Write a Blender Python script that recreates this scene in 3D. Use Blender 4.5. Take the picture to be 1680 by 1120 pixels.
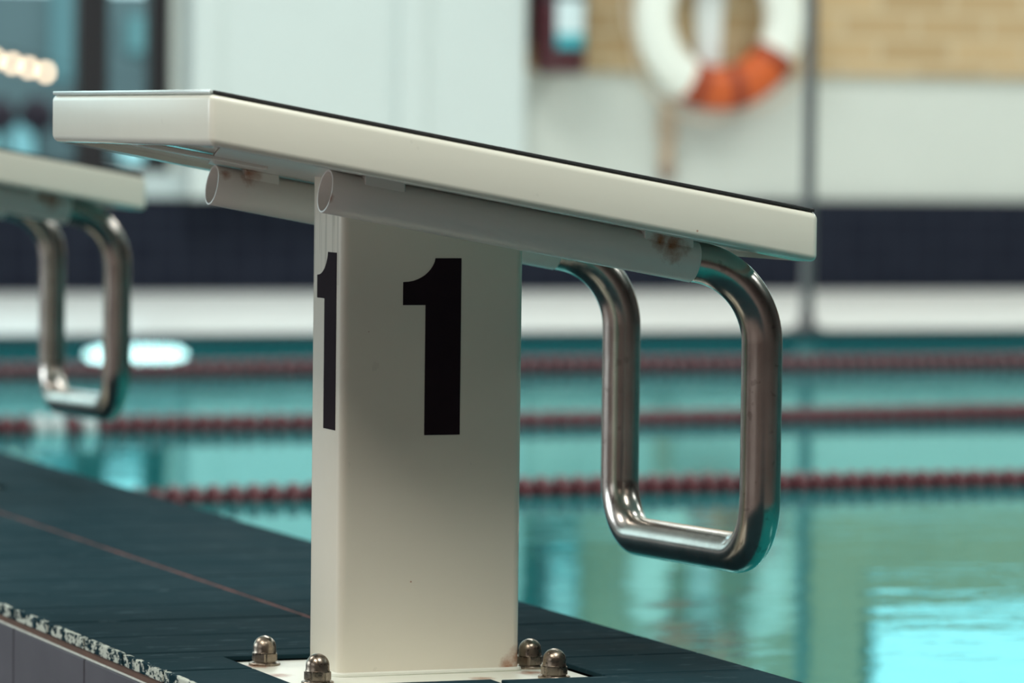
import bpy, bmesh, math, random
from mathutils import Vector, Matrix, noise
random.seed(7)
for o in list(bpy.data.objects): bpy.data.objects.remove(o)
S = bpy.context.scene
COL = S.collection

# ------------------------------------------------------------------ camera
cR = Vector((0.9333206, -0.3588602, 0.0114886)); cU = Vector((0.0066532, 0.0492781, 0.9987630)); cF = Vector((0.3589824, 0.9320896, -0.0483799))
cam_d = bpy.data.cameras.new('camera'); cam = bpy.data.objects.new('camera', cam_d); COL.objects.link(cam)
M = Matrix.Identity(4)
for i in range(3):
    M[i][0] = cR[i]; M[i][1] = cU[i]; M[i][2] = -cF[i]
M[0][3], M[1][3], M[2][3] = -1.46318, -4.28398, 0.564296
cam.matrix_world = M
cam_d.sensor_width = 36; cam_d.lens = 156.405; cam_d.clip_start = 0.05; cam_d.clip_end = 200
cam_d.dof.use_dof = True; cam_d.dof.focus_distance = 4.50; cam_d.dof.aperture_fstop = 5.1
cam_d.dof.aperture_ratio = 1.08
S.camera = cam

# ------------------------------------------------------------------ view, world
S.view_settings.view_transform = 'Standard'; S.view_settings.look = 'None'
S.view_settings.gamma = 1; S.view_settings.use_curve_mapping = False
S.view_settings.exposure = 0.06
W = bpy.data.worlds.new('world'); S.world = W; W.use_nodes = True
W.node_tree.nodes['Background'].inputs[0].default_value = (0.84, 0.92, 0.91, 1)
W.node_tree.nodes['Background'].inputs[1].default_value = 2.5

# ------------------------------------------------------------------ big lights of the hall
def area(name, loc, rot, sx, sy, power, col):
    l = bpy.data.lights.new(name, 'AREA'); l.shape = 'RECTANGLE'; l.size = sx; l.size_y = sy
    l.energy = power; l.color = col
    o = bpy.data.objects.new(name, l); COL.objects.link(o); o.location = loc; o.rotation_euler = rot
    return o
PI = math.pi
CEIL = 4.6
LAMPS = [(-3.5, -6.2, 14, (1.0, .84, .66)), (-3.0, -2.3, 175, (1.0, .95, .84)), (-3.0, 4.0, 110, (1.0, .97, .90)),
         (2.6, -6.2, 10, (1.0, .86, .70)), (.4, -2.3, 200, (.97, 1.0, .93)), (2.4, 4.2, 110, (.93, 1.0, .98)), (3.2, 9.6, 165, (.96, 1.0, .97)),
         (8.0, -1.2, 80, (.90, 1.0, .98)), (8.0, 4.2, 110, (.93, 1.0, .98)), (8.4, 9.6, 165, (.98, 1.0, .95))]
for (x, y, pw, c) in LAMPS:
    area('ceiling_lamp_light', (x, y, CEIL - .075), (0, 0, 0), 1.5, 2.6, pw, c)
# daylight entering by the window band of the left wall
area('window_daylight', (-6.9, -3.0, 1.9), (0, -PI / 2, 0), 2.2, 5.0, 14, (1.0, .93, .80))
area('window_daylight', (-6.9, 5.5, 1.9), (0, -PI / 2, 0), 2.2, 6.0, 230, (.80, .95, 1.0))

# ------------------------------------------------------------------ helpers
def link(o): COL.objects.link(o); return o
def obj(name, bm, mat, parent=None, smooth=False, loc=None):
    me = bpy.data.meshes.new(name)
    if len(bm.faces) > 1: bmesh.ops.recalc_face_normals(bm, faces=bm.faces[:])
    bm.to_mesh(me); bm.free()
    mats = mat if isinstance(mat, (list, tuple)) else [mat]
    for m in mats: me.materials.append(m)
    if smooth:
        for p in me.polygons: p.use_smooth = True
        me.set_sharp_from_angle(angle=math.radians(38))
    o = bpy.data.objects.new(name, me); link(o)
    if parent: o.parent = parent
    if loc: o.location = loc
    return o
def tag(o, label=None, cat=None, group=None, kind=None):
    if label: o['label'] = label
    if cat: o['category'] = cat
    if group: o['group'] = group
    if kind: o['kind'] = kind
    return o
def thing(name, loc, label, cat, group=None, rz=0):
    o = bpy.data.objects.new(name, None); link(o); o.location = loc; o.rotation_euler = (0, 0, rz)
    o.empty_display_size = .1
    return tag(o, label, cat, group)
def box(bm, x0, x1, y0, y1, z0, z1, bev=0, seg=2, mi=0):
    r = bmesh.ops.create_cube(bm, size=1)
    vs = r['verts']
    for v in vs:
        v.co = Vector((x0 if v.co.x < 0 else x1, y0 if v.co.y < 0 else y1, z0 if v.co.z < 0 else z1))
    fs = list({f for v in vs for f in v.link_faces}); es = list({e for f in fs for e in f.edges})
    for f in fs: f.material_index = mi
    if bev > 0:
        r = bmesh.ops.bevel(bm, geom=es, offset=bev, segments=seg, profile=.5, affect='EDGES')
        for f in r['faces']: f.material_index = mi
    return vs
def prism(bm, pts, y0, y1, axis='y', mi=0):
    """closed polygon pts (a,b) extruded along one axis"""
    def P(a, b, c): return {'y': (a, c, b), 'x': (c, a, b), 'z': (a, b, c)}[axis]
    A = [bm.verts.new(P(a, b, y0)) for a, b in pts]; B = [bm.verts.new(P(a, b, y1)) for a, b in pts]
    f = [bm.faces.new(A), bm.faces.new(B[::-1])]
    n = len(pts)
    for i in range(n): f.append(bm.faces.new((A[i], B[i], B[(i + 1) % n], A[(i + 1) % n])))
    for q in f: q.material_index = mi
    return A + B
def sweep(bm, path, r, n=32, caps=True, closed=False, rfun=None):
    path = [Vector(p) for p in path]; N = len(path)
    tang = []
    for i in range(N):
        if closed: t = path[(i + 1) % N] - path[i - 1]
        else: t = path[min(i + 1, N - 1)] - path[max(i - 1, 0)]
        tang.append(t.normalized())
    u = tang[0].orthogonal().normalized(); rings = []
    for i in range(N):
        t = tang[i]; u = (u - t * u.dot(t)).normalized(); w = t.cross(u)
        rr = rfun(i) if rfun else r
        rings.append([bm.verts.new(path[i] + rr * (math.cos(2 * PI * k / n) * u + math.sin(2 * PI * k / n) * w)) for k in range(n)])
    M_ = N if closed else N - 1
    for i in range(M_):
        a, b = rings[i], rings[(i + 1) % N]
        for k in range(n): bm.faces.new((a[k], a[(k + 1) % n], b[(k + 1) % n], b[k]))
    if caps and not closed:
        bm.faces.new(rings[0][::-1]); bm.faces.new(rings[-1])
    return rings
def lathe(bm, prof, n=32, c=(0, 0, 0)):
    rings = []
    for r, z in prof:
        if r < 1e-6: rings.append([bm.verts.new((c[0], c[1], c[2] + z))])
        else: rings.append([bm.verts.new((c[0] + r * math.cos(2 * PI * k / n), c[1] + r * math.sin(2 * PI * k / n), c[2] + z)) for k in range(n)])
    for a, b in zip(rings, rings[1:]):
        for k in range(n):
            k2 = (k + 1) % n
            if len(a) == 1 and len(b) == 1: continue
            if len(a) == 1: bm.faces.new((a[0], b[k2], b[k]))
            elif len(b) == 1: bm.faces.new((a[k], a[k2], b[0]))
            else: bm.faces.new((a[k], a[k2], b[k2], b[k]))
def fillet(pts, rad, seg=14):
    pts = [Vector(p) for p in pts]; out = [pts[0]]
    for i in range(1, len(pts) - 1):
        a, b, c = pts[i - 1], pts[i], pts[i + 1]; r = rad[i - 1]
        d1 = (a - b).normalized(); d2 = (c - b).normalized(); ang = d1.angle(d2)
        t = r / math.tan(ang / 2); cen = b + (d1 + d2).normalized() * (r / math.sin(ang / 2))
        p1 = b + d1 * t; p2 = b + d2 * t; v1 = p1 - cen; v2 = p2 - cen; tot = v1.angle(v2)
        for k in range(seg + 1):
            s = k / seg
            out.append(cen + (math.sin((1 - s) * tot) * v1 + math.sin(s * tot) * v2) / math.sin(tot))
    out.append(pts[-1])
    res = [out[0]]
    for p in out[1:]:
        d = (p - res[-1]).length
        if d < 1e-6: continue
        if d > .03:
            n = int(d / .02); q = res[-1].copy()
            for k in range(1, n): res.append(q.lerp(p, k / n))
        res.append(p)
    return res

# ------------------------------------------------------------------ materials
class NT:
    def __init__(s, name):
        s.m = bpy.data.materials.new(name); s.m.use_nodes = True; s.t = s.m.node_tree; s.n = s.t.nodes; s.l = s.t.links
        s.b = s.n['Principled BSDF']; s.out = s.n['Material Output']
    def new(s, typ, **kw):
        n = s.n.new(typ)
        for k, v in kw.items(): setattr(n, k, v)
        return n
    def coord(s, kind='Object', scale=(1, 1, 1), loc=(0, 0, 0)):
        c = s.new('ShaderNodeTexCoord'); m = s.new('ShaderNodeMapping')
        m.inputs['Scale'].default_value = scale; m.inputs['Location'].default_value = loc
        s.l.new(c.outputs[kind], m.inputs[0]); return m.outputs[0]
    def noise(s, vec, sc, det=4, rough=.55):
        n = s.new('ShaderNodeTexNoise'); n.inputs['Scale'].default_value = sc; n.inputs['Detail'].default_value = det
        n.inputs['Roughness'].default_value = rough; s.l.new(vec, n.inputs['Vector']); return n.outputs['Fac']
    def ramp(s, fac, stops):
        r = s.new('ShaderNodeValToRGB'); e = r.color_ramp.elements
        while len(e) < len(stops): e.new(.5)
        for i, (p, c) in enumerate(stops):
            e[i].position = p; e[i].color = (*c, 1) if len(c) == 3 else c
        s.l.new(fac, r.inputs[0]); return r.outputs[0]
    def math(s, op, a, b=None, c=None):
        n = s.new('ShaderNodeMath', operation=op)
        for i, v in enumerate((a, b, c)):
            if v is None: continue
            if isinstance(v, (int, float)): n.inputs[i].default_value = v
            else: s.l.new(v, n.inputs[i])
        return n.outputs[0]
    def mix(s, fac, a, b):
        n = s.new('ShaderNodeMix', data_type='RGBA')
        for i, v in ((0, fac), (6, a), (7, b)):
            if isinstance(v, (int, float)): n.inputs[i].default_value = v
            elif isinstance(v, tuple): n.inputs[i].default_value = (*v, 1)
            else: s.l.new(v, n.inputs[i])
        return n.outputs[2]
    def set(s, **kw):
        for k, v in kw.items():
            k = {'base': 'Base Color', 'rough': 'Roughness', 'metal': 'Metallic', 'spec': 'Specular IOR Level', 'coat': 'Coat Weight', 'ior': 'IOR',
                 'em': 'Emission Color', 'ems': 'Emission Strength', 'normal': 'Normal', 'trans': 'Transmission Weight'}[k]
            i = s.b.inputs[k]
            if isinstance(v, tuple): i.default_value = (*v, 1)
            elif isinstance(v, (int, float)): i.default_value = v
            else: s.l.new(v, i)
    def bump(s, h, strength=.3, dist=.01):
        n = s.new('ShaderNodeBump'); n.inputs['Strength'].default_value = strength; n.inputs['Distance'].default_value = dist
        s.l.new(h, n.inputs['Height']); return n.outputs[0]
    def xyz(s, kind='Object'):
        c = s.new('ShaderNodeTexCoord'); x = s.new('ShaderNodeSeparateXYZ'); s.l.new(c.outputs[kind], x.inputs[0]); return x.outputs
    def spots(s, pts, nscale=90, amp=.8):
        """blotches of rust at given places: mask 0..1, pts = (x,y,z,radius)"""
        c = s.new('ShaderNodeTexCoord'); n = s.noise(c.outputs['Object'], nscale, 5, .65); tot = None
        for (x, y, z, r) in pts:
            d = s.new('ShaderNodeVectorMath', operation='DISTANCE'); s.l.new(c.outputs['Object'], d.inputs[0]); d.inputs[1].default_value = (x, y, z)
            q = s.math('DIVIDE', d.outputs['Value'], r)
            q = s.math('SUBTRACT', 1.0, q)
            q = s.math('ADD', q, s.math('MULTIPLY', s.math('SUBTRACT', n, .5), amp * 2))
            q = s.new('ShaderNodeClamp').outputs[0] if False else q
            cl = s.new('ShaderNodeClamp'); s.l.new(q, cl.inputs[0]); q = cl.outputs[0]
            q = s.math('MULTIPLY', q, s.math('LESS_THAN', d.outputs['Value'], r * 1.35))
            tot = q if tot is None else s.math('MAXIMUM', tot, q)
        return tot
def simple(name, base, rough=.5, metal=0, var=.08, sc=8, **kw):
    t = NT(name); v = t.coord('Object'); f = t.noise(v, sc)
    t.set(base=t.mix(f, tuple(c * (1 - var) for c in base), tuple(min(1, c * (1 + var)) for c in base)), rough=rough, metal=metal, **kw)
    return t.m
def emit(name, col, st):
    t = NT(name); t.set(base=(.02, .02, .02), em=col, ems=st, rough=.6); return t.m

RUST = (.30, .080, .010)
def paint(name, base, pts=(), rough=.28, streaks=False, amp=.8):
    t = NT(name); v = t.coord('Object'); f = t.noise(v, 3.5, 5); f2 = t.noise(v, 40, 3)
    c = t.mix(f, tuple(k * .93 for k in base), tuple(min(1, k * 1.04) for k in base))
    c = t.mix(t.math('MULTIPLY', t.math('GREATER_THAN', f2, .73), .25), c, tuple(k * .75 for k in base))
    if streaks:   # dried drip marks under the platform on the narrow face
        vs = t.coord('Object', (1, 1, .02)); n = t.noise(vs, 130, 2, .6); z = t.xyz()[2]
        mk = t.math('MULTIPLY', t.math('GREATER_THAN', n, .56), t.math('MULTIPLY', t.math('MULTIPLY', t.math('GREATER_THAN', z, .40), t.math('LESS_THAN', t.xyz()[0], .004)), .35))
        c = t.mix(mk, c, (.30, .29, .22))
    if pts:
        c = t.mix(t.spots(pts, amp=amp), c, RUST)
    t.set(base=c, rough=rough, spec=.5, normal=t.bump(t.noise(v, 60, 3), .05, .002))
    return t.m
CREAM = (.77, .725, .615)
m_ped = paint('cream_paint_post', CREAM, [(.199, -.001, .012, .017), (.186, -.001, .003, .013), (.0786, 0, .0957, .0013), (.030, 0, .353, .0009)], .24, True)
m_plat = paint('cream_paint_platform', (.75, .75, .66), [(.2903, -.238, .4624, .0014)], .25)
m_under = paint('glossy_paint_underside', (.78, .79, .74), [], .07)
m_tube = paint('cream_paint_tube', (.75, .71, .66), [(.300, -.160, .4460, .020), (.286, -.158, .451, .013), (-.0286, .214, .5105, .014), (-.056, .216, .513, .009),
                                                      (.008, -.150, .5075, .007), (-.072, -.142, .519, .009), (-.068, .233, .519, .008), (-.068, -.158, .492, .006)], .3)
m_plate = paint('cream_paint_base', (.78, .79, .70), [(.205, -.02, 0, .02), (.14, -.05, 0, .016), (-.05, .11, 0, .02), (-.055, .03, 0, .02)], .35)
m_black = simple('black_vinyl', (.022, .014, .0185), .6, 0, .15, 30, ior=1.08)
t = NT('black_grit_mat'); v = t.coord('Object'); t.set(base=(.012, .012, .013), rough=.6, normal=t.bump(t.noise(v, 900, 2), .9, .002)); m_mat = t.m
m_edge = simple('stainless_lip', (.72, .80, .78), .25, .3, .05)
# brushed stainless tube, scratched and a little tarnished
t = NT('brushed_steel'); v = t.coord('Object', (1, 1, .12)); n1 = t.noise(v, 260, 3); v2 = t.coord('Object'); n2 = t.noise(v2, 14, 5); n3 = t.noise(v2, 70, 4)
c = t.mix(t.ramp(n2, [(.35, (0, 0, 0)), (.7, (1, 1, 1))]), (.46, .395, .355), (.64, .575, .52))
c = t.mix(t.math('MULTIPLY', t.math('GREATER_THAN', n3, .64), .35), c, (.16, .12, .11))
t.set(base=c, metal=1.0, rough=t.ramp(n1, [(.2, (.17,) * 3), (.8, (.27,) * 3)]), normal=t.bump(n1, .06, .0006)); m_steel = t.m
t = NT('weathered_steel_nut'); v = t.coord('Object'); n2 = t.noise(v, 120, 4)
t.set(base=t.mix(n2, (.16, .12, .10), (.46, .39, .31)), metal=1.0, rough=t.ramp(n2, [(.3, (.18,) * 3), (.7, (.42,) * 3)]), normal=t.bump(n2, .25, .001)); m_nut = t.m

# deck tile
t = NT('dark_teal_tile'); v = t.coord('Object'); n1 = t.noise(v, 5, 5); n2 = t.noise(t.coord('Object', (2.2, 9, 1)), 6, 6, .7); X = t.xyz()
c = t.mix(n1, (.010, .027, .036), (.017, .041, .051))
sc = t.ramp(n2, [(.58, (0, 0, 0)), (.74, (1, 1, 1))]); near = t.math('MULTIPLY', sc, .6)
c = t.mix(near, c, (.13, .19, .22))
edge = t.math('MULTIPLY', t.math('LESS_THAN', X[0], -.1645), t.math('GREATER_THAN', t.noise(t.coord('Object', (1, .45, 1)), 70, 6, .8), .505))
c = t.mix(t.math('MULTIPLY', edge, .85), c, (.62, .66, .58))
t.set(base=c, rough=t.ramp(n1, [(.3, (.34,) * 3), (.7, (.50,) * 3)]), spec=.5, ior=1.015, normal=t.bump(t.noise(v, 120, 4), .12, .001)); m_tile = t.m
t = NT('grout'); X = t.xyz(); v = t.coord('Object'); n = t.ramp(t.noise(v, 9, 5, .7), [(.38, (0, 0, 0)), (.68, (1, 1, 1))])
red = t.math('MULTIPLY', t.math('LESS_THAN', t.math('ABSOLUTE', t.math('SUBTRACT', X[0], .1325)), .006), 1.0)
c = t.mix(red, (.012, .009, .012), t.mix(n, (.07, .018, .014), (.22, .075, .06)))
t.set(base=c, rough=.85); m_grout = t.m
m_brown = simple('rust_brown_grout', (.11, .055, .035), .8, 0, .4, 25)
m_white_grout = simple('lime_scale', (.55, .58, .54), .7, 0, .3, 60)
t = NT('grey_riser_tile'); v = t.coord('Object'); n = t.noise(v, 9, 4); t.set(base=t.mix(n, (.055, .052, .068), (.105, .10, .12)), rough=.55, spec=.3); m_riser = t.m

# water
t = NT('pool_water'); v = t.coord('Object', (1.0, 1.35, 1)); n1 = t.noise(v, 2.6, 3, .5); n2 = t.noise(t.coord('Object', (1, 1.8, 1)), 11, 3, .5)
h = t.math('ADD', n1, t.math('MULTIPLY', n2, .30)); bp = t.new('ShaderNodeBump'); bp.inputs['Strength'].default_value = 1; bp.inputs['Distance'].default_value = .0015; t.l.new(h, bp.inputs['Height'])
fr = t.new('ShaderNodeFresnel'); fr.inputs['IOR'].default_value = 1.45; t.l.new(bp.outputs[0], fr.inputs['Normal'])
gl = t.new('ShaderNodeBsdfGlossy'); gl.inputs['Roughness'].default_value = .03; gl.inputs['Color'].default_value = (.50, .95, .97, 1); t.l.new(bp.outputs[0], gl.inputs['Normal'])
df = t.new('ShaderNodeBsdfDiffuse'); df.inputs['Color'].default_value = (.010, .22, .23, 1)
tr = t.new('ShaderNodeBsdfTransparent'); tr.inputs['Color'].default_value = (.6, .95, .95, 1)
m1 = t.new('ShaderNodeMixShader'); m1.inputs[0].default_value = .15; t.l.new(df.outputs[0], m1.inputs[1]); t.l.new(tr.outputs[0], m1.inputs[2])
m2 = t.new('ShaderNodeMixShader'); t.l.new(fr.outputs[0], m2.inputs[0]); t.l.new(m1.outputs[0], m2.inputs[1]); t.l.new(gl.outputs[0], m2.inputs[2])
t.l.new(m2.outputs[0], t.out.inputs[0]); m_water = t.m

m_basin = simple('teal_basin_tile', (.01, .30, .31), .4)
m_coping = simple('dark_coping_tile', (.03, .045, .055), .5, 0, .1, 3, spec=.15)
m_white = simple('white_wall_paint', (.60, .63, .58), .6, 0, .04, 3)
m_pillar = simple('white_pillar_paint', (.58, .64, .62), .5, 0, .03, 3)
m_deckwhite = simple('pale_deck_tile', (.95, .96, .93), .22, 0, .05, 4)
m_sill = simple('grey_sill', (.50, .58, .58), .4, 0, .05, 4)
m_dark = simple('dark_window_frame', (.012, .009, .011), .45)
m_ceil = simple('ceiling_panels', (.74, .74, .70), .8)
m_back = simple('brown_timber_wall', (.115, .080, .078), .6, 0, .25, 1.2)
m_floor = simple('grey_floor_tile', (.13, .105, .105), .5, 0, .1, 3)
def bricks(name, c1, c2, mortar, bw, rh, mort, rough, sc=1.0, rot=None):
    t = NT(name); c = t.new('ShaderNodeTexCoord'); s_ = t.new('ShaderNodeSeparateXYZ'); cb = t.new('ShaderNodeCombineXYZ')
    t.l.new(c.outputs['Object'], s_.inputs[0]); t.l.new(s_.outputs[0], cb.inputs[0]); t.l.new(s_.outputs[2], cb.inputs[1])
    b = t.new('ShaderNodeTexBrick'); b.inputs['Scale'].default_value = sc; b.inputs['Brick Width'].default_value = bw; b.inputs['Row Height'].default_value = rh
    b.inputs['Mortar Size'].default_value = mort; b.inputs['Color1'].default_value = (*c1, 1); b.inputs['Color2'].default_value = (*c2, 1); b.inputs['Mortar'].default_value = (*mortar, 1)
    if bw == rh: b.offset = 0
    t.l.new(cb.outputs[0], b.inputs['Vector'])
    n = t.noise(t.coord('Object', (1, 1, 2)), 6, 5)
    t.set(base=t.mix(t.math('MULTIPLY', n, .35), b.outputs[0], tuple(k * .6 for k in c1)), rough=rough, spec=.15); return t.m
m_navy = bricks('navy_wall_tile', (.0075, .010, .021), (.011, .014, .026), (.020, .025, .040), .1, .1, .006, .7)
m_brick = bricks('tan_brick', (.60, .43, .24), (.44, .30, .155), (.58, .46, .30), .34, .105, .014, .8)

# ================================================================== starting block
SL = .17524
PX0, PY0, PZ0, PL, PW, PT = -.21459, -.23843, .59283, .63772, .57396, .05023
TX0, TZ0, YN, YF = -.064, .498, -.1394, .2364
def topz(x): return PZ0 - SL * (x - PX0)
def axz(x): return TZ0 - SL * (x - TX0)
WC, DC, RC = .2, .0971, .0098

def rrect(x0, x1, y0, y1, r, seg=6):
    pts = []
    for cx, cy, a0 in ((x1 - r, y0 + r, -PI / 2), (x1 - r, y1 - r, 0), (x0 + r, y1 - r, PI / 2), (x0 + r, y0 + r, PI)):
        for k in range(seg + 1):
            a = a0 + k / seg * PI / 2; pts.append((cx + r * math.cos(a), cy + r * math.sin(a)))
    return pts

NUM = [(55.9, 0), (54.6, 6.2), (51.5, 12.6), (47.8, 18), (43.4, 22.9), (38.3, 27.3), (32.7, 30.9), (25.8, 34.3), (18.4, 37), (9.5, 38.6), (0, 39), (0, 77), (39.3, 77), (39.3, 291), (101.5, 291), (101.5, 0)]
def make_block(label, numerals):
    root = thing('starting_block', (0, 0, 0), label, 'starting block', 'starting blocks on the dark tiled pool edge')
    # base plate
    bm = bmesh.new(); box(bm, -.071, .25, -.1085, .150, -.006, 0, .001)
    bp_ = obj('base_plate', bm, m_plate, root)
    # post (hollow section) with sloped top and weld bead round its foot
    bm = bmesh.new(); R_ = rrect(0, WC, 0, DC, RC)
    prism(bm, R_, 0, 1, 'z')
    for v in bm.verts:
        if v.co.z > .5: v.co.z = topz(v.co.x) - PT + .0125
    for i in range(len(R_)): pass
    post = obj('post', bm, m_ped, root, True)
    bm = bmesh.new(); Rb = rrect(-.001, WC + .001, -.001, DC + .001, RC)
    sweep(bm, [(x, y, .0015) for x, y in Rb], .0028, 8, closed=True)
    obj('weld_bead', bm, m_plate, post, True)
    if numerals:
        k = .18162 / 291
        bm = bmesh.new(); x0 = .0667; zt = .42800
        A = prism(bm, [(x0 + a * k, zt - b * k) for a, b in NUM], -.0004, .0002, 'y')
        o = obj('numeral', bm, m_black, root); o['label'] = 'black numeral 1 on the wide side of the post'
        bm = bmesh.new(); yr = .0148; zt2 = .4331
        prism(bm, [(yr + (101.5 - a) * k * .97, zt2 - b * k) for a, b in NUM], -.0004, .0002, 'x')
        o = obj('numeral', bm, m_black, root); o['label'] = 'black numeral 1 on the narrow end of the post'
    # acorn nuts with washers
    for (x, y, a) in ((-.0398, .1196, .3), (-.0365, -.0444, .75), (.2185, .0203, .1), (.211, -.068, .5)):
        bm = bmesh.new(); n = 6; H0, H1 = .0025, .0140
        prism(bm, [(x + .0146 * math.cos(a + i * PI / 3), y + .0146 * math.sin(a + i * PI / 3)) for i in range(6)], H0, H1, 'z')
        bmesh.ops.bevel(bm, geom=bm.edges[:], offset=.0018, segments=3, affect='EDGES')
        R2 = .0121
        prof = [(R2 + .0006, H1 - .001)] + [(R2, H1 + .0005), (R2, .0185)] + [(R2 * math.cos(q * PI / 16), .0185 + R2 * math.sin(q * PI / 16)) for q in range(1, 9)]
        prof[-1] = (0, prof[-1][1])
        lathe(bm, prof, 28, (x, y, 0))
        nut = obj('acorn_nut', bm, m_nut, root, True)
        bm = bmesh.new(); lathe(bm, [(0, 0), (.0162, 0), (.0166, .0006), (.0166, .0019), (.016, .0026), (0, .0026)], 32, (x, y, 0))
        obj('washer', bm, m_nut, nut, True)
    # platform: pressed tray with top sheet, rolled skirts and a recessed underside
    bm = bmesh.new()
    X0, X1, Y0, Y1 = PX0, PX0 + PL, PY0, PY0 + PW
    def sz(vs, ):
        for v in vs: v.co.z += -SL * (v.co.x - PX0)
    def traybox(x0, x1, y0, y1, za, zb, bev, seg=3):
        n0 = len(bm.verts); before = set(bm.verts)
        box(bm, x0, x1, y0, y1, PZ0 + za, PZ0 + zb, bev, seg)
        sz([v for v in bm.verts if v not in before])
    # outer body as a solid rounded slab, cut away below by an inset
    traybox(X0, X1, Y0, Y1, -PT, 0, .0075, 5)
    bm.faces.ensure_lookup_table()
    low = max((f for f in bm.faces if f.normal.z < -.9 or (f.calc_center_median().z - topz(f.calc_center_median().x)) < -PT + .001), key=lambda f: f.calc_area())
    r = bmesh.ops.inset_region(bm, faces=[low], thickness=.014)
    r2 = bmesh.ops.extrude_face_region(bm, geom=[low])
    vv = [g for g in r2['geom'] if isinstance(g, bmesh.types.BMVert)]
    for v in vv: v.co.z += .0055
    bmesh.ops.delete(bm, geom=[low], context='FACES')
    bm.normal_update()
    for f in bm.faces:
        q = f.calc_center_median()
        if q.z - topz(q.x) > -PT + .004 and abs(q.z - topz(q.x) + PT - .0055) < .0012 and f.calc_area() > .05: f.material_index = 1
        elif abs(q.z - topz(q.x) + PT) < .001 and f.normal.z < -.8: f.material_index = 1
    pl = obj('platform', bm, [m_plat, m_under], root, True)
    # anti-slip mat
    bm = bmesh.new(); before = set(bm.verts)
    box(bm, X0 + .0045, X1 - .004, Y0 + .0018, Y1 - .002, PZ0 - .0004, PZ0 + .0030, .0012, 2)
    sz([v for v in bm.verts])
    o = obj('anti_slip_mat', bm, m_mat, pl, True)
    bm = bmesh.new(); box(bm, X0 + .0004, X0 + .0042, Y0 + .004, Y1 - .004, PZ0 - .001, PZ0 + .0030, .0010, 2); sz(bm.verts[:])
    obj('edge_strip', bm, m_edge, pl, True)
    # stiffening ribs and carrier plate on the underside
    bm = bmesh.new()
    A = prism(bm, [(-.196, Y0 + .016), (X1 - .03, Y0 + .016), (X1 - .03, Y1 - .12), (-.062, .262)], 0, 1, 'z')
    for v in bm.verts: v.co.z = topz(v.co.x) - PT + (.0043 if v.co.z < .5 else .0056)
    obj('carrier_plate', bm, m_tube, root)
    bm = bmesh.new(); box(bm, X0 + .016, -.06, .06, .085, -PT + PZ0 + .0005, -PT + PZ0 + .0056, .001, 1); sz(bm.verts[:])
    obj('stiffening_rib', bm, m_tube, root)
    # welded spacer tabs between tubes and plate
    for (xa, xb, y) in ((-.030, .012, YN), (.268, .322, YN), (-.034, .004, YF), (.25, .30, YF)):
        bm = bmesh.new(); box(bm, xa, xb, y - .0175, y - .004, -.006, .0044, .0008, 1)
        for v in bm.verts: v.co.z += topz(v.co.x) - PT
        obj('spacer_tab', bm, m_tube, root)
    # sleeve tubes, open at the rear end
    d = Vector((1, 0, -SL)).normalized()
    for y in (YN, YF):
        bm = bmesh.new(); a = Vector((TX0, y, TZ0)); L = .394 / d.x; ro, ri = .0216, .0194
        a = a - d * .0015
        n = 48; u = Vector((0, 1, 0)); w = d.cross(u)
        def ring(t_, r_): return [bm.verts.new(a + d * t_ + r_ * (math.cos(2 * PI * k / n) * u + math.sin(2 * PI * k / n) * w)) for k in range(n)]
        rs = [ring(.12, ri), ring(.06, ri), ring(.0006, ri), ring(0, ri + .0004), ring(0, ro - .0004), ring(.0006, ro)] + [ring(L * q / 10, ro) for q in range(1, 10)] + [ring(L - .0006, ro), ring(L, ro - .0006), ring(L, ri)]
        for p_, q_ in zip(rs, rs[1:]):
            for k in range(n): bm.faces.new((p_[k], p_[(k + 1) % n], q_[(k + 1) % n], q_[k]))
        bm.faces.new(rs[0])
        obj('sleeve_tube', bm, m_tube, root, True)
    # hand rail: one bent tube from sleeve to sleeve
    XL = .4068; zb = ZBAR
    def P(x, y): return (x, y, axz(x))
    path = fillet([P(.285, YN), P(XL, YN), (XL, YN, zb), (XL, YF, zb - .010), P(XL, YF), P(.285, YF)], [.085, .060, .060, .085], 18)
    bm = bmesh.new(); sweep(bm, path, .0210, 48)
    obj('hand_rail', bm, m_steel, root, True)
    return root
ZBAR = .1270
b1 = make_block('cream starting block numbered 1 with bent steel hand rail, nearest and in sharp focus', True)
b1.location = (0, 0, 0)
b2 = make_block('blurred cream starting block with steel hand rail, farther along the pool edge at far left', False)
b2.location = (0, 2.385, 0)

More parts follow.
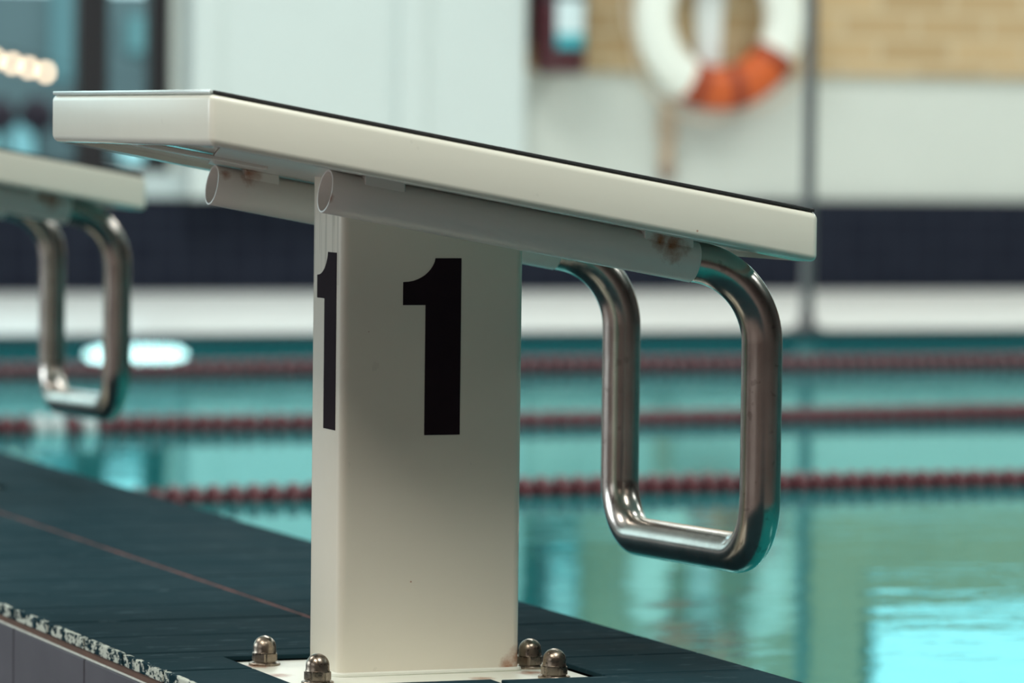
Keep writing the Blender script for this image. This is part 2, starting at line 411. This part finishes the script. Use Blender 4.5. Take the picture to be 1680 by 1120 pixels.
# ================================================================== podium the blocks stand on
GX = (-.1706, .1325, .4233)
def podium():
    root = thing('pool_deck', (0, 0, 0), None, None); del_keys = [k for k in ('label', 'category') if k in root]
    root['kind'] = 'structure'
    YA, YB = -2.2, 8.9
    HX0, HX1, HY0, HY0b, HY1 = -.0745, .252, -.098, -.112, .1515
    bm = bmesh.new()
    # slab under the tiles, open where the base plates are sunk in
    def slab(x0, x1, y0, y1, z1): box(bm, x0, x1, y0, y1, -.125, z1)
    zg = .0015
    slab(GX[0] + .006, GX[2] - .006, YA, HY0b, zg)
    slab(GX[0] + .006, HX0, HY0b, HY1, zg); slab(HX1, GX[2] - .006, HY0b, HY1, zg); slab(HX0, HX1, HY0b, HY1, -.0061)
    o2 = 2.385
    slab(GX[0] + .006, GX[2] - .006, HY1, HY0b + o2, zg)
    slab(GX[0] + .006, HX0, HY0b + o2, HY1 + o2, zg); slab(HX1, GX[2] - .006, HY0b + o2, HY1 + o2, zg); slab(HX0, HX1, HY0b + o2, HY1 + o2, -.0061)
    slab(GX[0] + .006, GX[2] - .006, HY1 + o2, YB, zg)
    obj('grout_bed', bm, m_grout, root)
    bm = bmesh.new(); g = .0027
    def holecut(x0, x1, y0, y1, rects):
        out = [(x0, x1, y0, y1)]
        for (a, b, c, d_) in rects:
            nxt = []
            for (p, q, r, s_) in out:
                if b <= p or a >= q or d_ <= r or c >= s_: nxt.append((p, q, r, s_)); continue
                if r < c: nxt.append((p, q, r, c))
                if s_ > d_: nxt.append((p, q, d_, s_))
                if p < a: nxt.append((p, a, max(r, c), min(s_, d_)))
                if q > b: nxt.append((b, q, max(r, c), min(s_, d_)))
            out = nxt
        return out
    rects = []
    for o_ in (0, o2): rects += [(HX0, .1325, HY0 + o_, HY1 + o_), (.1325, HX1, HY0b + o_, HY1 + o_)]
    k = int(math.floor((YA - .05) / .15))
    while .05 + k * .15 < YB:
        y0 = .05 + k * .15; y1 = y0 + .15; k += 1
        for i in (0, 1):
            top = .0060 + random.uniform(-.0002, .0002)
            a, b = GX[i] + (.0036 if i else 0), GX[i + 1] - (.0036 if i == 0 else 0)
            for (p, q, r, s_) in holecut(a, b, y0 + g, y1 - g, rects):
                if q - p < .004 or s_ - r < .004: continue
                box(bm, p, q, r, s_, -.0045 if (p > -.16 and q < .42) else -.0065, top, .0011 if (s_ - r) > .01 else .0008, 2)
    obj('deck_tile', bm, m_tile, root)
    bm = bmesh.new()
    for (p, q) in ((HY1, HY0b + o2), (HY1 + o2, YB)): box(bm, .1308, .1346, p, q, .001, .0058, .0006, 1)
    obj('red_grout_line', bm, m_grout, root)
    # rear face: brown joint, lime line, upright tiles
    bm = bmesh.new(); box(bm, GX[0] + .002, GX[0] + .01, YA, YB, -.014, -.006); obj('brown_joint', bm, m_brown, root)
    bm = bmesh.new(); box(bm, GX[0] + .0005, GX[0] + .01, YA, YB, -.0165, -.0142, .0006, 1); obj('lime_line', bm, m_white_grout, root)
    bm = bmesh.new(); k = -9
    while .05 + k * .3 < YB:
        y0 = .05 + k * .3; k += 1
        box(bm, GX[0] + .0005, GX[0] + .009, max(y0 + .002, YA), min(y0 + .298, YB), -.110, -.0170, .001, 1)
    obj('riser_tile', bm, m_riser, root)
podium()

# ================================================================== hall shell
ZF = -.105; ZW = -.13; YP = -1.32
XL_, XR, YBK, YWALL = -7, 15, -9.5, 12.55
YE = 9.16      # far edge of the pool
def struct(name, bm, m, parent=None, smooth=False):
    o = obj(name, bm, m, parent, smooth); 
    if not parent: o['kind'] = 'structure'
    return o
bm = bmesh.new()
box(bm, XL_, GX[0] + .008, YBK, YWALL, ZF - .05, ZF)                # behind the podium
box(bm, GX[0] + .008, XR, YBK, YP, ZF - .05, ZF)
struct('floor', bm, m_floor)
bm = bmesh.new(); box(bm, GX[0] + .02, XR, YE, YWALL, ZF - .05, ZF, .004, 2); struct('floor.001', bm, m_deckwhite)
bm = bmesh.new()
box(bm, GX[0] + .02, XR, YE + .002, YE + .1, -1.9, ZF - .051); box(bm, GX[2] - .02, GX[2] - .004, YP, YE, -1.9, -.126)
box(bm, GX[2], XR, YP, YE, -2.0, -1.9); box(bm, XR - .1, XR, YP, YE, -1.9, ZF); box(bm, GX[2], XR, YP - .1, YP, -1.9, ZF - .051)
struct('pool_basin', bm, m_basin)
bm = bmesh.new(); vs = [bm.verts.new(p) for p in ((GX[2] - .004, YP, ZW), (XR - .1, YP, ZW), (XR - .1, YE + .002, ZW), (GX[2] - .004, YE + .002, ZW))]; bm.faces.new(vs)
struct('pool_water', bm, m_water)
bm = bmesh.new(); box(bm, XL_ - .1, XR + .1, YBK - .1, YWALL + .3, CEIL, CEIL + .1); struct('ceiling', bm, m_ceil)
bm = bmesh.new(); box(bm, XL_ - .1, XR + .1, YBK - .1, YBK, ZF, CEIL); struct('wall_back', bm, m_back)
bm = bmesh.new(); box(bm, XR, XR + .1, YBK, YWALL, -2, CEIL); struct('wall_right', bm, m_back)
bm = bmesh.new(); box(bm, XL_ - .1, XL_, YBK, YWALL, ZF, .8); box(bm, XL_ - .1, XL_, YBK, YWALL, 3.0, CEIL)
box(bm, XL_ - .1, XL_, YBK, -5.5, .8, 3.0); box(bm, XL_ - .1, XL_, -.5, 2.5, .8, 3.0); box(bm, XL_ - .1, XL_, 8.5, YWALL, .8, 3.0)
struct('wall_left', bm, m_back)
# far wall, with openings for two windows
W1 = (-6.2, 3.575, .365, 3.6); W2 = (6.60, 12.0, 1.17, 2.9); PXA, PXB = 3.60, 5.005
bm = bmesh.new(); T0, T1 = YWALL, YWALL + .22
box(bm, XL_, W1[0], T0, T1, ZF, CEIL); box(bm, W1[0], W1[1], T0, T1, ZF, W1[2]); box(bm, W1[0], W1[1], T0, T1, W1[3], CEIL)
box(bm, W1[1], W2[0], T0, T1, ZF, CEIL); box(bm, W2[0], W2[1], T0, T1, ZF, W2[2]); box(bm, W2[0], W2[1], T0, T1, W2[3], CEIL); box(bm, W2[1], XR, T0, T1, ZF, CEIL)
struct('wall_far', bm, m_white)
bm = bmesh.new(); box(bm, GX[2] + .01, XR, YE - .012, YE, -.20, ZF + .0005, .002, 1); box(bm, GX[2] + .01, XR, YE, YE + .09, ZF, ZF + .0012); struct('trim_3', bm, m_coping)
bm = bmesh.new(); box(bm, XL_, XR, YWALL - .035, YWALL, ZF, .268, .003, 1); struct('baseboard_far', bm, m_navy)
bm = bmesh.new(); box(bm, XL_, PXA + .02, YWALL - .05, YWALL + .0, .268, .366, .006, 2); struct('trim_1', bm, m_sill)
bm = bmesh.new(); box(bm, PXB, W2[0], YWALL - .03, YWALL, .79, CEIL); box(bm, W2[0], W2[1], YWALL - .03, YWALL, .79, W2[2]); box(bm, W2[1], XR, YWALL - .03, YWALL, .79, CEIL)
box(bm, W2[0], W2[1], YWALL - .03, YWALL, W2[3], CEIL)
struct('wall_far_brickwork', bm, m_brick)
bm = bmesh.new(); box(bm, PXA, PXB, YWALL - .16, YWALL, .268, CEIL, .004, 2)
box(bm, PXA, PXA + .12, YWALL - .185, YWALL - .155, .268, CEIL, .012, 3); box(bm, 4.455, 4.58, YWALL - .185, YWALL - .155, .268, CEIL, .012, 3)
struct('trim_2', bm, m_pillar)
def window(name, w, muls):
    bm = bmesh.new(); yf = YWALL + .03; d_ = .07
    x0, x1, z0, z1 = w
    box(bm, x0, x0 + .075, yf, yf + d_, z0, z1, .004, 1); box(bm, x1 - .085, x1, yf, yf + d_, z0, z1, .004, 1)
    box(bm, x0, x1, yf, yf + d_, z0, z0 + .04, .004, 1); box(bm, x0, x1, yf, yf + d_, z1 - .07, z1, .004, 1)
    for a, b in muls: box(bm, a, b, yf - .005, yf + d_ - .005, z0, z1, .004, 1)
    f = struct(name, bm, m_dark)
    t = bpy.data.materials.get('window_glass')
    if not t:
        q = NT('window_glass'); g = q.new('ShaderNodeBsdfGlossy'); g.inputs['Roughness'].default_value = .02; tr = q.new('ShaderNodeBsdfTransparent'); tr.inputs[0].default_value = (.80, .93, .95, 1)
        fr = q.new('ShaderNodeFresnel'); fr.inputs[0].default_value = 1.5; mx = q.new('ShaderNodeMixShader')
        q.l.new(fr.outputs[0], mx.inputs[0]); q.l.new(tr.outputs[0], mx.inputs[1]); q.l.new(g.outputs[0], mx.inputs[2]); q.l.new(mx.outputs[0], q.out.inputs[0]); t = q.m
    bm = bmesh.new(); box(bm, x0 + .02, x1 - .02, yf + .03, yf + .036, z0 + .01, z1 - .01); obj('pane', bm, t, f)
window('window_1', W1, [(3.20, 3.325), (1.5, 1.6), (-.3, -.2), (-2.1, -2.0), (-4.0, -3.9)])
window('window_2', W2, [(8.6, 8.68), (10.4, 10.48)])
m_pane = emit('daylit_frosted_pane', (.85, .93, 1.0), .9)
for i, (ya, yb) in enumerate(((-5.5, -.5), (2.5, 8.5))):
    bm = bmesh.new()
    for yy in (ya, (ya + yb) / 2 - .04, yb - .08): box(bm, XL_ - .08, XL_ - .01, yy, yy + .08, .8, 3.0)
    box(bm, XL_ - .08, XL_ - .01, ya, yb, .8, .88); box(bm, XL_ - .08, XL_ - .01, ya, yb, 2.92, 3.0)
    f = struct('window_%d' % (i + 3), bm, m_dark); bm = bmesh.new(); box(bm, XL_ - .06, XL_ - .05, ya, yb, .8, 3.0); obj('pane', bm, m_pane, f)

# ceiling light housings (the area lamps sit in them)
m_hous = simple('lamp_housing', (.6, .6, .6), .5)
for (x, y, pw, c) in LAMPS:
    t_ = thing('ceiling_light', (x, y, CEIL), 'rectangular recessed lamp on the pool hall ceiling', 'lamp', 'ceiling lamps of the pool hall')
    bm = bmesh.new()
    for a in (box(bm, -.79, -.76, -1.35, 1.35, -.09, 0), box(bm, .76, .79, -1.35, 1.35, -.09, 0), box(bm, -.76, .76, -1.35, -1.32, -.09, 0), box(bm, -.76, .76, 1.32, 1.35, -.09, 0)): pass
    obj('frame', bm, m_hous, t_)

# ================================================================== outside the far window
bm = bmesh.new(); box(bm, -12, 30, YWALL + .3, 60, -.3, -.15); struct('outside_ground', bm, simple('outside_paving', (.22, .30, .32), .8))
bd = thing('garden_wall', (4.6, 21, -.15), 'blurred grey wall seen through the far left window, with emissive panels added for the cyan glow', 'wall')
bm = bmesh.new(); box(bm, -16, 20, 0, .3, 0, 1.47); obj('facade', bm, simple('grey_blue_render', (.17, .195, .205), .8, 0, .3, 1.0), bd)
def add_glow(x0, x1, z0, z1, col, s):  # emissive box added to imitate a cyan glow behind the window
    bm = bmesh.new(); box(bm, x0, x1, -.05, .02, z0, z1, .01, 1); obj('added_glow', bm, emit('added_glow_emission', col, s), bd)

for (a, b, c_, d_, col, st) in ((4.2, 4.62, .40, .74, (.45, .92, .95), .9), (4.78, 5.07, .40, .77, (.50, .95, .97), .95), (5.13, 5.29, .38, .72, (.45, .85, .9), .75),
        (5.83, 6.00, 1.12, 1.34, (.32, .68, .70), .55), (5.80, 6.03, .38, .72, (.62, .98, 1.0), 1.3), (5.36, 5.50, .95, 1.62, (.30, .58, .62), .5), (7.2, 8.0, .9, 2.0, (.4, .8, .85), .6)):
    add_glow(a - 4.6, b - 4.6, c_, d_, col, st)
# low dark shrubs in front of that wall
m_shrub = simple('dark_maroon_leaves', (.035, .010, .020), .7, 0, .4, 14)
for i, (x, z, r_) in enumerate(((4.70, .38, .10), (4.95, .36, .10), (5.18, .37, .10), (5.41, .33, .095))):
    sh = thing('shrub', (x, 20.6, -.15), ['dark maroon shrub outside the window, leftmost of four', 'second dark maroon shrub from the left outside the window', 'third dark maroon shrub from the left outside the window', 'dark maroon shrub outside the window, rightmost of four'][i], 'shrub', 'dark shrubs in front of the garden wall outside')
    bm = bmesh.new(); bmesh.ops.create_icosphere(bm, subdivisions=4, radius=1)
    for v in bm.verts:
        n = noise.noise(v.co * 3.1 + Vector((i * 5, 0, 0))) * .28 + noise.noise(v.co * 8 + Vector((0, i, 0))) * .15
        v.co = Vector((v.co.x * r_, v.co.y * r_, v.co.z * .10)) * (1 + n) + Vector((0, 0, z + .375))
    obj('foliage', bm, m_shrub, sh, False)
    bm = bmesh.new(); lathe(bm, [(0, 0), (.022, 0), (.014, z + .3), (0, z + .3)], 10); obj('stem', bm, m_dark, sh, True)

# ================================================================== lane ropes
m_red = simple('dark_red_float', (.080, .003, .010), .38, 0, .2, 12)
m_wf = simple('white_float', (.5, .55, .55), .35)
m_cable = simple('steel_cable', (.3, .3, .3), .4, 1)
R0, TH = .040, .032
def float_bm():
    bm = bmesh.new(); prof = [(0.004, -TH / 2), (R0 * .72, -TH / 2), (R0 * .93, -TH * .33), (R0, -TH * .12), (R0, TH * .12), (R0 * .93, TH * .33), (R0 * .72, TH / 2), (.004, TH / 2)]
    lathe(bm, prof, 20)
    for v in bm.verts: v.co = Vector((v.co.z, v.co.x, v.co.y))
    return bm
fm = None
def rope(y, xa, xb, label, white=(), x0v=None, k=1.0):
    global fm
    r = thing('lane_rope', (GX[2], y, ZW), label, 'lane rope', 'red lane ropes across the pool')
    bm = bmesh.new(); sweep(bm, [(0.0, 0, -.008), (XR - .12 - GX[2], 0, -.008)], .0035, 8); obj('cable', bm, m_cable, r)
    if fm is None:
        q = obj('float', float_bm(), m_red, r, True); fm = q.data; bpy.data.objects.remove(q)
        global fw; fw = fm.copy(); fw.materials.clear(); fw.materials.append(m_wf)
    PITCH = .038; n = int((xb - xa) / PITCH); idx = 0
    first = int(max(0, ((x0v or xa) - xa) / PITCH)); rest = []
    for i in range(n):
        x = xa + i * PITCH
        if first <= i < first + 100:
            w = any(a <= x <= b for a, b in white)
            o = bpy.data.objects.new('float', fw if w else fm); link(o); o.parent = r
            o.location = (x - GX[2], 0, -.008 + .003 * math.sin(x * 2.3 + y)); o.rotation_euler = (random.uniform(0, 6), random.uniform(-.05, .05), random.uniform(-.05, .05))
            o.scale = (1, k, k)
            if w: o['label'] = 'white float'
        else: rest.append(x)
    if rest:
        bm = bmesh.new()
        for x in rest:
            n0 = len(bm.verts); b0 = set(bm.verts)
            lathe(bm, [(0.004, -TH / 2), (R0 * .8, -TH / 2), (R0, 0), (R0 * .8, TH / 2), (.004, TH / 2)], 12)
            for v in bm.verts:
                if v not in b0: v.co = Vector((v.co.z + x - GX[2], v.co.x, v.co.y - .008 + .003 * math.sin(x * 2.3 + y)))
        o = obj('float_run', bm, m_red, r, True); o['kind'] = 'stuff'
rope(3.51, .50, 14.7, 'nearest of the three red lane ropes, single floats readable', x0v=.9, k=1.03)
rope(5.32, .50, 14.7, 'middle red lane rope of three, with a few white floats near block', white=((1.105, 1.15), (1.185, 1.235)), x0v=1.0, k=1.16)
rope(7.43, .50, 14.7, 'farthest and most blurred of the three red lane ropes', x0v=1.55, k=1.32)

# ================================================================== far side things
# steel pole on the far pool edge
p_ = thing('steel_pole', (4.829, 9.30, ZF), 'thin grey steel pole standing on the far pool edge right of the lifebuoy', 'pole')
m_pole = simple('grey_pole_steel', (.20, .19, .19), .35, .6)
bm = bmesh.new(); lathe(bm, [(0, .01), (.022, .01), (.022, 4.55), (0, 4.55)], 20); obj('tube', bm, m_pole, p_, True)
bm = bmesh.new(); lathe(bm, [(0, 0), (.055, 0), (.055, .008), (.03, .014), (.027, .05), (0, .05)], 24); obj('foot_flange', bm, m_pole, p_, True)

# lifebuoy
YWF = YWALL - .03
lb = thing('lifebuoy', (5.862, YWF - .10, .64), 'white ring lifebuoy with an orange band, hanging on the tan brick wall', 'lifebuoy')
m_lw = simple('white_buoy_shell', (.82, .84, .76), .5); m_or = simple('orange_band', (.56, .095, .012), .5, 0, .25, 10); m_ro = simple('dark_orange_binding', (.24, .030, .008), .6)
RB, rb = .293, .087; cz = RB + rb
def ringpts(a0, a1, n): return [(RB * math.cos(a0 + (a1 - a0) * i / n), 0, cz + RB * math.sin(a0 + (a1 - a0) * i / n)) for i in range(n + 1)]
bm = bmesh.new(); sweep(bm, ringpts(0, 2 * PI, 64)[:-1], rb, 24, closed=True)
for v in bm.verts: v.co.y *= .85
obj('ring', bm, m_lw, lb, True)
D = math.radians
for (a, b) in ((-118, -30), (62, 150)):
    bm = bmesh.new(); sweep(bm, ringpts(D(a), D(b), 24), rb + .003, 24)
    for v in bm.verts: v.co.y *= .87
    bnd = obj('orange_band', bm, m_or, lb, True)
    for c_ in (a + 8, (a + b) / 2 - 4, b - 6):
        bm = bmesh.new(); sweep(bm, ringpts(D(c_ - 5), D(c_ + 5), 5), rb + .006, 24)
        for v in bm.verts: v.co.y *= .89
        obj('binding', bm, m_ro, bnd, True)
bm = bmesh.new()
pts = []
for i in range(97):
    a = 2 * PI * i / 96; rr = RB + rb + .012 + .045 * abs(math.sin(2 * a)) ** .8
    pts.append((rr * math.cos(a + D(15)), -.01, cz + rr * math.sin(a + D(15))))
sweep(bm, pts[:-1], .008, 8, closed=True); obj('grab_line', bm, simple('grab_line_rope', (.60, .50, .38), .8), lb, True)
# wall holder behind the ring
hd = thing('lifebuoy_holder', (5.855, YWF, .80), 'white upright wall holder showing through the middle of the lifebuoy', 'holder')
m_hold = simple('white_holder', (.80, .84, .82), .5)
bm = bmesh.new(); A = prism(bm, [(-.05, .0), (.05, .0), (.075, .55), (-.075, .55)], -.022, 0, 'y'); bmesh.ops.bevel(bm, geom=bm.edges[:], offset=.006, segments=2, affect='EDGES'); obj('back_board', bm, m_hold, hd)
bm = bmesh.new(); sweep(bm, fillet([(0, -.01, .40), (0, -.205, .40), (0, -.205, .47)], [.03], 8), .012, 12); obj('hook', bm, m_hold, hd, True)
# hanging throw line beneath
tl = thing('throw_line', (5.672, YWALL - .0, .345), 'faded tan throw line hanging under the left side of the lifebuoy', 'rope')
m_tan = simple('tan_line', (.50, .38, .27), .85, 0, .2, 30)
bm = bmesh.new()
for k, (dx, ph) in enumerate(((-.022, 0), (-.004, 1.1), (.015, 2.2), (.03, 3))):
    sweep(bm, [(dx + .008 * math.sin(ph + i * .7), -.03 - .004 * k, .345 - i * .02) for i in range(15)], .0085, 8)
obj('strands', bm, m_tan, tl, True)
bm = bmesh.new(); bmesh.ops.create_uvsphere(bm, u_segments=16, v_segments=12, radius=.035)
for v in bm.verts: v.co += Vector((.006, -.037, .035))
obj('knot', bm, simple('brown_knot', (.30, .22, .17), .9), tl, True)
bm = bmesh.new(); box(bm, -.03, .04, -.05, -.0, .345, .385, .005, 2); obj('wall_hook', bm, m_hold, tl)

# fire extinguisher
fe = thing('fire_extinguisher', (5.158, YWF - .115, .775), 'dark red fire extinguisher with pale label hanging on the brick wall beside white pillar', 'fire extinguisher')
m_fr = simple('extinguisher_red', (.055, .003, .008), .3)
bm = bmesh.new(); lathe(bm, [(0, .012), (.075, 0), (.095, .008), (.104, .03), (.104, .50), (.09, .55), (.05, .585), (.028, .60), (.028, .62), (0, .62)], 40); obj('cylinder', bm, m_fr, fe, True)
bm = bmesh.new(); n = 16
def arc(r, z, a0, a1): return [bm.verts.new((r * math.cos(a0 + (a1 - a0) * i / n), r * math.sin(a0 + (a1 - a0) * i / n), z)) for i in range(n + 1)]
A0, A1 = D(-120), D(-45)
q0 = arc(.1055, .13, A0, A1); q1 = arc(.1055, .45, A0, A1)
for i in range(n): bm.faces.new((q0[i], q0[i + 1], q1[i + 1], q1[i]))
lab = obj('label_sheet', bm, simple('pale_blue_label', (.62, .74, .76), .5), fe, True)
bm = bmesh.new(); q0 = arc(.106, .105, A0, A1); q1 = arc(.106, .16, A0, A1)
for i in range(n): bm.faces.new((q0[i], q0[i + 1], q1[i + 1], q1[i]))
o = obj('label_band', bm, simple('cyan_label_band', (.03, .38, .44), .5), fe, True)
bm = bmesh.new(); box(bm, -.02, .02, -.02, .02, .615, .66, .004, 2); box(bm, -.015, .015, -.13, .03, .66, .672, .003, 1); box(bm, -.015, .015, -.14, .03, .69, .70, .003, 1); obj('valve', bm, m_dark, fe)
bm = bmesh.new(); sweep(bm, fillet([(-.02, 0, .64), (-.125, 0, .62), (-.125, 0, .12)], [.05], 8), .011, 12); obj('hose', bm, m_dark, fe, True)
bm = bmesh.new(); box(bm, -.03, .03, .095, .115, .2, .5, .003, 1); lathe(bm, [(.1045, .30), (.1075, .30), (.1075, .325), (.1045, .325)], 32); obj('bracket', bm, m_dark, fe)

# added emissive oval under the water, imitating a bright reflection on its surface
glare_root = thing('water_glare_oval', (2.445, YE, -.165), 'white emissive oval added for the glare on the water at the far pool edge', 'lamp')
def oval(a, b, n=40): return [(a * math.copysign(abs(math.cos(2 * PI * i / n)) ** .6, math.cos(2 * PI * i / n)), b * math.copysign(abs(math.sin(2 * PI * i / n)) ** .8, math.sin(2 * PI * i / n))) for i in range(n)]
bm = bmesh.new(); prism(bm, oval(.165, .024), -.022, -.010, 'y'); obj('lens', bm, emit('water_glare_emission', (.93, 1, 1), 75), glare_root)  # lens glows in place of the glare, no real lamp
bm = bmesh.new(); prism(bm, oval(.19, .03), -.012, .0, 'y'); obj('glare_backing', bm, m_hous, glare_root)  # backing plate of the added glare oval

# lamps and shrubs outside the window
m_bulb = emit('warm_bulb', (1.0, .56, .36), 13)
gl_ = None
BY = 19.0
for i, (dx, z) in enumerate(((0, 0), (-.094, .022), (-.185, .043), (-.279, .064), (-.373, .086))):
    P0 = Vector((4.798, BY, .825)) + Vector((dx, 0, z))
    r = thing('festoon_lamp', P0, ['rightmost warm festoon lamp outside the far left window', 'second warm festoon lamp from the right outside the window', 'third warm festoon lamp from the right outside the window', 'fourth warm festoon lamp from the right, at the photo edge', 'leftmost warm festoon lamp outside the window'][i], 'lamp', 'warm festoon lamps outside the window')
    bm = bmesh.new(); bmesh.ops.create_uvsphere(bm, u_segments=16, v_segments=12, radius=.022); obj('bulb', bm, m_bulb, r, True)
    bm = bmesh.new(); lathe(bm, [(0, .018), (.011, .018), (.011, .05), (0, .05)], 12); obj('socket', bm, m_dark, r, True)
bm = bmesh.new(); sweep(bm, [(2.5, BY, 1.25), (3.6, BY, 1.115), (4.425, BY, .961), (4.613, BY, .918), (4.798, BY, .875), (5.1, BY, .81), (6.5, BY, .5), (9, BY, .1)], .004, 6)
tag(obj('festoon_cable', bm, m_dark), 'thin dark cable carrying the warm festoon lamps', 'cable')
